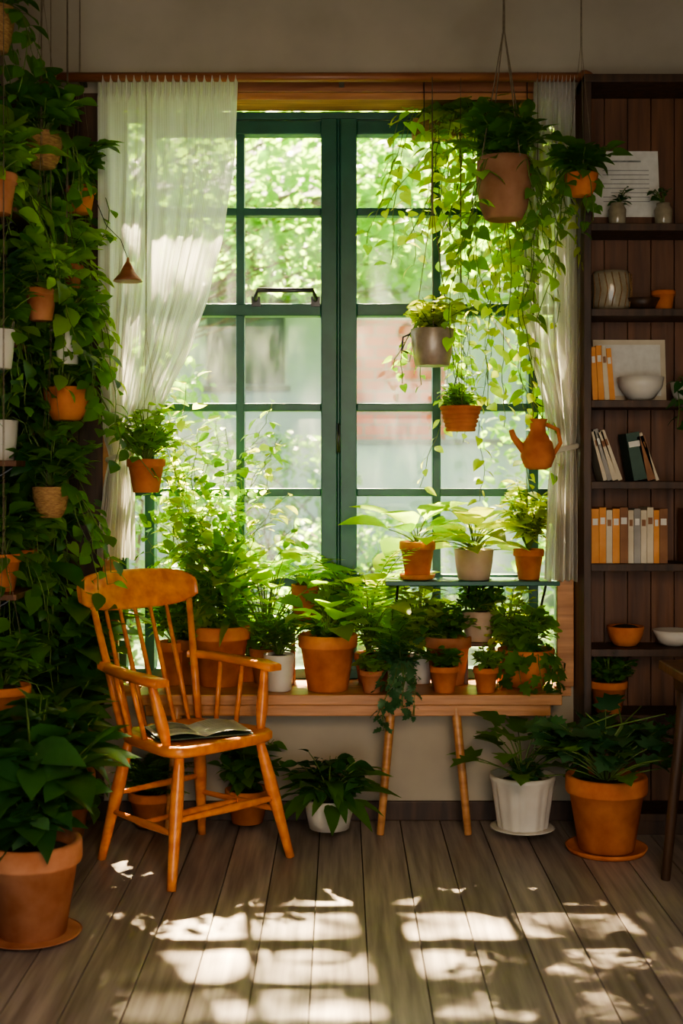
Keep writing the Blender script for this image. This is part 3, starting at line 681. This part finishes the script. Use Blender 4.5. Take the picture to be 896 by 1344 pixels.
# ------------------------------------------------------------------ left plant shelves
m = MB()
RZ = [.45, .95, 1.40, 1.80, 2.25]
for z in RZ:
    m.box(-1.319, -1.09, -.72, -.025, z - .02, z, 'brown_wood')
    for yy in (-.6, -.15): m.tube([(-1.315, yy, z - .16), (-1.27, yy, z - .11), (-1.13, yy, z - .022)], .007, 'metal_dark', 6)
m.finish('plant_shelves', bevel=.002)
rack = [
 (-1.19, -.58, 2.25, .07, .13, 'terracotta', 'heart'), (-1.19, -.35, 2.25, .075, .12, 'terracotta_old', 'ovate'), (-1.17, -.14, 2.25, .06, .12, 'terracotta', 'heart'),
 (-1.19, -.60, 1.80, .065, .12, 'white_ceramic', 'heart'), (-1.18, -.38, 1.80, .06, .11, 'terracotta', 'ovate'), (-1.15, -.17, 1.80, .065, .13, 'white_ceramic', 'ovate'),
 (-1.19, -.58, 1.40, .07, .14, 'white_ceramic', 'heart'), (-1.18, -.36, 1.40, .065, .12, 'terracotta', 'ovate'), (-1.16, -.16, 1.40, .06, .12, 'terracotta', 'heart'),
 (-1.18, -.60, .95, .075, .13, 'terracotta', 'ovate'), (-1.18, -.36, .95, .07, .13, 'terracotta', 'heart'), (-1.16, -.15, .95, .06, .12, 'white_ceramic', 'ovate'),
 (-1.18, -.60, .45, .075, .14, 'terracotta', 'ovate'), (-1.17, -.30, .45, .07, .14, 'terracotta', 'heart')]
NM = ['satin_pothos', 'english_ivy', 'wax_plant', 'heartleaf_vine', 'grape_ivy', 'swedish_ivy', 'marble_pothos', 'tradescantia', 'lipstick_plant', 'creeping_fig', 'jade_pothos', 'mint_plant', 'monstera_vine', 'arrowhead_vine']
MLS = ['leaf_bright', 'leaf_mid', 'leaf_mid', 'leaf_blue', 'leaf_bright', 'leaf_mid', 'leaf_dark', 'leaf_mid', 'leaf_bright', 'leaf_mid', 'leaf_bright', 'leaf_blue', 'leaf_mid', 'leaf_dark']
for i, (x, y, z, r, h, mt, kd) in enumerate(rack):
    m, o = P('', 0, r, h, 'classic' if 'terra' in mt else 'cyl', mt)
    ml = MLS[i]
    bushy(m, o + V((.02, 0, .01)), .17, .25, 24, 7, .078, .054, kd, ml)
    for k in range(8):
        strand(m, o, R.choice([.5, 1.0, 1.5, -1.35, -.1]) + rd(.35), .09, R.uniform(.12, .55), R.choice([.06, .095]), R.choice([.045, .068]), kd, ml if k % 3 else 'leaf_mid', .052, .4, nper=1)
    m.finish(NM[i], (x, y, z + .0005), lim=(-1.315, -.5, -1.4, -.025, .05))
BN = ['hanging_ivy_bowl', 'hanging_hoya_pot', 'hanging_wicker_basket', 'hanging_coconut_basket', 'hanging_fern_pot', 'hanging_macrame_pot', 'hanging_spider_plant', 'hanging_white_planter', 'hanging_peperomia', 'hanging_tall_planter', 'hanging_tradescantia']
hangs = [(-.985, -.42, 1.545, .085, .12, 'bowl', 'terracotta'), (-1.02, -.25, 2.02, .06, .11, 'classic', 'terracotta_old'), (-1.04, -.55, 2.42, .07, .12, 'bowl', 'wicker'), (-1.02, -.52, 1.2, .065, .11, 'bowl', 'wicker'), (-1.0, -.12, 2.35, .06, .1, 'classic', 'terracotta'), (-1.15, -.74, 2.76, .06, .15, 'bowl', 'wicker'),
 (-1.12, -.85, 2.20, .065, .13, 'classic', 'terracotta_old'), (-1.13, -.80, 1.70, .055, .13, 'cyl', 'white_ceramic'), (-1.03, -.62, 1.88, .055, .11, 'classic', 'terracotta_old'), (-.965, -.50, 1.74, .045, .13, 'cyl', 'white_ceramic'), (-1.08, -.92, .56, .085, .12, 'classic', 'terracotta')]
for i, (x, y, z, r, h, kd, mt) in enumerate(hangs):
    m, o = P('', 0, r, h, kd, mt); ml = 'leaf_bright' if i in (1, 8, 6) else 'leaf_mid'; sm = i > 5
    bushy(m, o + Z * .01, .15 if sm else .17, .2 if sm else .23, 20 if sm else 26, 7, .066, .048, 'ovate', ml)
    for k in range(7): strand(m, o, R.choice([0, .6, 1.57, 2.4, 3.1, .2, -2.4]) + rd(.3), r + .02, R.uniform(.08, .42), .068, .05, 'ovate', ml, .048)
    hang_strings(m, r * .97, h, ZC - z, rs=.0008); m.finish(BN[i], (x, y, z), lim=(-1.315, -.4, -1.4, -.025, .05))

# ================================================================== GARDEN
m = MB(); m.box(-14, 14, .3, 22, -.3, -.1, 'grass'); m.finish('garden_lawn')
m = MB(); m.box(-9, 9, 10.4, 10.6, -.1, 1.7, 'render_white'); m.box(-9, 9, 10.35, 10.65, 1.7, 1.76, 'roof'); m.finish('garden_boundary')
m = MB(); m.box(-7, .2, 13, 18, -.1, 5.2, 'render_white'); m.box(.2, 1.45, 12.95, 18, -.1, 3.5, 'red_brick'); m.box(.2, 1.45, 12.97, 18, 3.5, 5.2, 'render_white'); m.box(1.45, 6, 13, 18, -.1, 5.2, 'render_white')
for xx in (-4.5, -1.9, 2.6): m.box(xx, xx + 1.1, 12.96, 13.02, 2.6, 4.0, 'window_dark'); m.box(xx - .08, xx + 1.18, 12.93, 12.97, 2.5, 2.58, 'roof')
mi = m.mi('roof'); b = len(m.v)
for p in [(-7.3, 12.7, 5.2), (6.3, 12.7, 5.2), (6.3, 18.3, 5.2), (-7.3, 18.3, 5.2), (-7.3, 15.5, 7.2), (6.3, 15.5, 7.2)]: m.v.append(V(p))
for f in [(0, 1, 5, 4), (2, 3, 4, 5), (0, 4, 3), (1, 2, 5), (0, 3, 2, 1)]: m.face(tuple(b + i for i in f), mi, False)
m.finish('neighbour_house')
def cloud(m, c, rad, n, L, W, ml, flat=1):
    for i in range(n):
        d = V((rd(), rd(), rd()))
        if d.length > 1: d.normalize()
        p = V(c) + V((d.x * rad, d.y * rad, d.z * rad * flat)); s = R.uniform(.6, 1.2)
        m.leaf(p, V((rd(), rd(), rd(.7))), V((rd(.7), rd(.7), 1)), L * s, W * s, 'small', ml, .2)
def tree(name, base, h, crowns, L, ml='leaf_tree', tr=.1):
    m = MB(); top = V((0, 0, h)); m.tube([(0, 0, 0), (.1, 0, h * .35), (-.05, .05, h * .7), top], [tr * 1.3, tr, tr * .8, tr * .4], 'bark', 10)
    for ((cx, cy, cz), (rx, ry, rz), ncl, rad, nper) in crowns:
        for i in range(ncl):
            c = V((cx + rd(rx), cy + rd(ry), cz + rd(rz))); st = V((0, 0, h * R.uniform(.5, .95)))
            m.tube([st, st.lerp(c, .5) + V((0, 0, .1)), c], [.02, .008, .003], 'bark', 5)
            cloud(m, c, rad * R.uniform(.6, 1.2), nper, L, L * .62, ml, .6)
    return m.finish(name, base)
tree('garden_maple_tree', (2.8, 3.3, -.1), 6.0, [((-2.6, 0, 4.85), (1.9, .8, .6), 30, .30, 14), ((-2.6, 0, 6.7), (1.9, .9, 1.2), 150, .42, 19)], .13)
tree('garden_birch_tree', (-2.4, 6.6, -.1), 4.2, [((1.6, 0, 4.25), (2.6, .6, .95), 70, .5, 60)], .16)
tree('garden_apple_tree', (2.9, 8.6, -.1), 4.2, [((-1.1, 0, 4.6), (2.0, .4, 1.0), 46, .5, 60)], .17)
tree('garden_poplar_tree', (-3.0, 11.6, -.1), 5.5, [((2.8, 0, 5.1), (4.0, .5, 1.3), 70, .7, 60)], .24)
def shrub(name, x, y, rx, ry, rz, n, L, ml):
    m = MB()
    for i in range(8): m.tube([(rd(rx * .2), rd(ry * .2), 0), (rd(rx * .5), rd(ry * .5), rz), (rd(rx), rd(ry), rz * 1.7)], [.02, .014, .006], 'bark', 5)
    for i in range(n):
        a = R.random() * 6.28; q = math.sqrt(R.random()); zz = R.random() * 2 * rz; k = math.sqrt(max(.05, 1 - (zz / rz - 1) ** 2 * .8))
        p = V((math.cos(a) * q * rx * k, math.sin(a) * q * ry * k, zz)); s = R.uniform(.6, 1.2)
        m.leaf(p, V((rd(), rd(), rd())), V((rd(.6), rd(.6), 1)), L * s, L * .55 * s, 'small', ml, .2)
    for v in m.v: v.z = max(v.z, .001)
    m.finish(name, (x, y, -.099))
shrub('garden_laurel_shrub', -1.75, 4.2, 1.05, .7, 1.25, 2300, .11, 'leaf_tree')
shrub('garden_hazel_shrub', 1.85, 4.0, .9, .7, 1.45, 2300, .11, 'leaf_tree')
shrub('garden_low_shrub', .3, 5.6, 1.0, .5, .55, 1300, .10, 'leaf_tree')
shrub('garden_holly_shrub', -.8, 9.2, 1.2, .5, .95, 1300, .12, 'leaf_mid')
shrub('garden_lilac_shrub', 2.9, 6.2, .9, .5, 1.1, 1000, .12, 'leaf_tree')

# ================================================================== LIGHT
sd = bpy.data.lights.new('sun', 'SUN'); sd.energy = 108; sd.angle = math.radians(1.0); sd.color = (1, .77, .50)
so = bpy.data.objects.new('sun', sd); bpy.context.scene.collection.objects.link(so)
so.rotation_euler = V((.095, -1, -1.33)).to_track_quat('-Z', 'Y').to_euler(); so.location = (0, 6, 9)
ld = bpy.data.lights.new('fill_light', 'AREA'); ld.shape = 'DISK'; ld.size = 1.0; ld.energy = 17; ld.color = (1, .76, .50); ld.spread = math.radians(110)  # added warm fill light behind the camera, no real fixture there
lo = bpy.data.objects.new('fill_light', ld); bpy.context.scene.collection.objects.link(lo); lo.location = (.5, -5.2, 2.3); lo.rotation_euler = V((-.30, 1, -.72)).to_track_quat('-Z', 'Y').to_euler()
w = bpy.data.worlds.new('sky'); bpy.context.scene.world = w; w.use_nodes = True; nt = w.node_tree; nt.nodes.clear()
bg = nt.nodes.new('ShaderNodeBackground'); ow = nt.nodes.new('ShaderNodeOutputWorld')
tc = nt.nodes.new('ShaderNodeTexCoord'); sp = nt.nodes.new('ShaderNodeSeparateXYZ'); nt.links.new(tc.outputs['Generated'], sp.inputs[0])
c = ramp(nt, sp.outputs[2], (.93, .95, .90), (.52, .66, .86), 0, .8); nt.links.new(c, bg.inputs[0]); bg.inputs[1].default_value = 3.1
nt.links.new(bg.outputs[0], ow.inputs[0])

# ================================================================== CAMERA
cd = bpy.data.cameras.new('camera'); co = bpy.data.objects.new('camera', cd); bpy.context.scene.collection.objects.link(co)
co.location = (0, -5, 1.36); co.rotation_euler = (math.pi / 2, 0, 0)
cd.sensor_fit = 'VERTICAL'; cd.sensor_height = 36; cd.lens = 36 * 1675 / 1344; cd.shift_y = -52 / 1344
cd.dof.use_dof = True; cd.dof.focus_distance = 4.75; cd.dof.aperture_fstop = 2.4
cd.clip_start = .05
bpy.context.scene.camera = co
vs = bpy.context.scene.view_settings
vs.view_transform = 'AgX'
try: vs.look = 'AgX - Medium High Contrast'
except Exception as e: print(e)
vs.exposure = 0.55
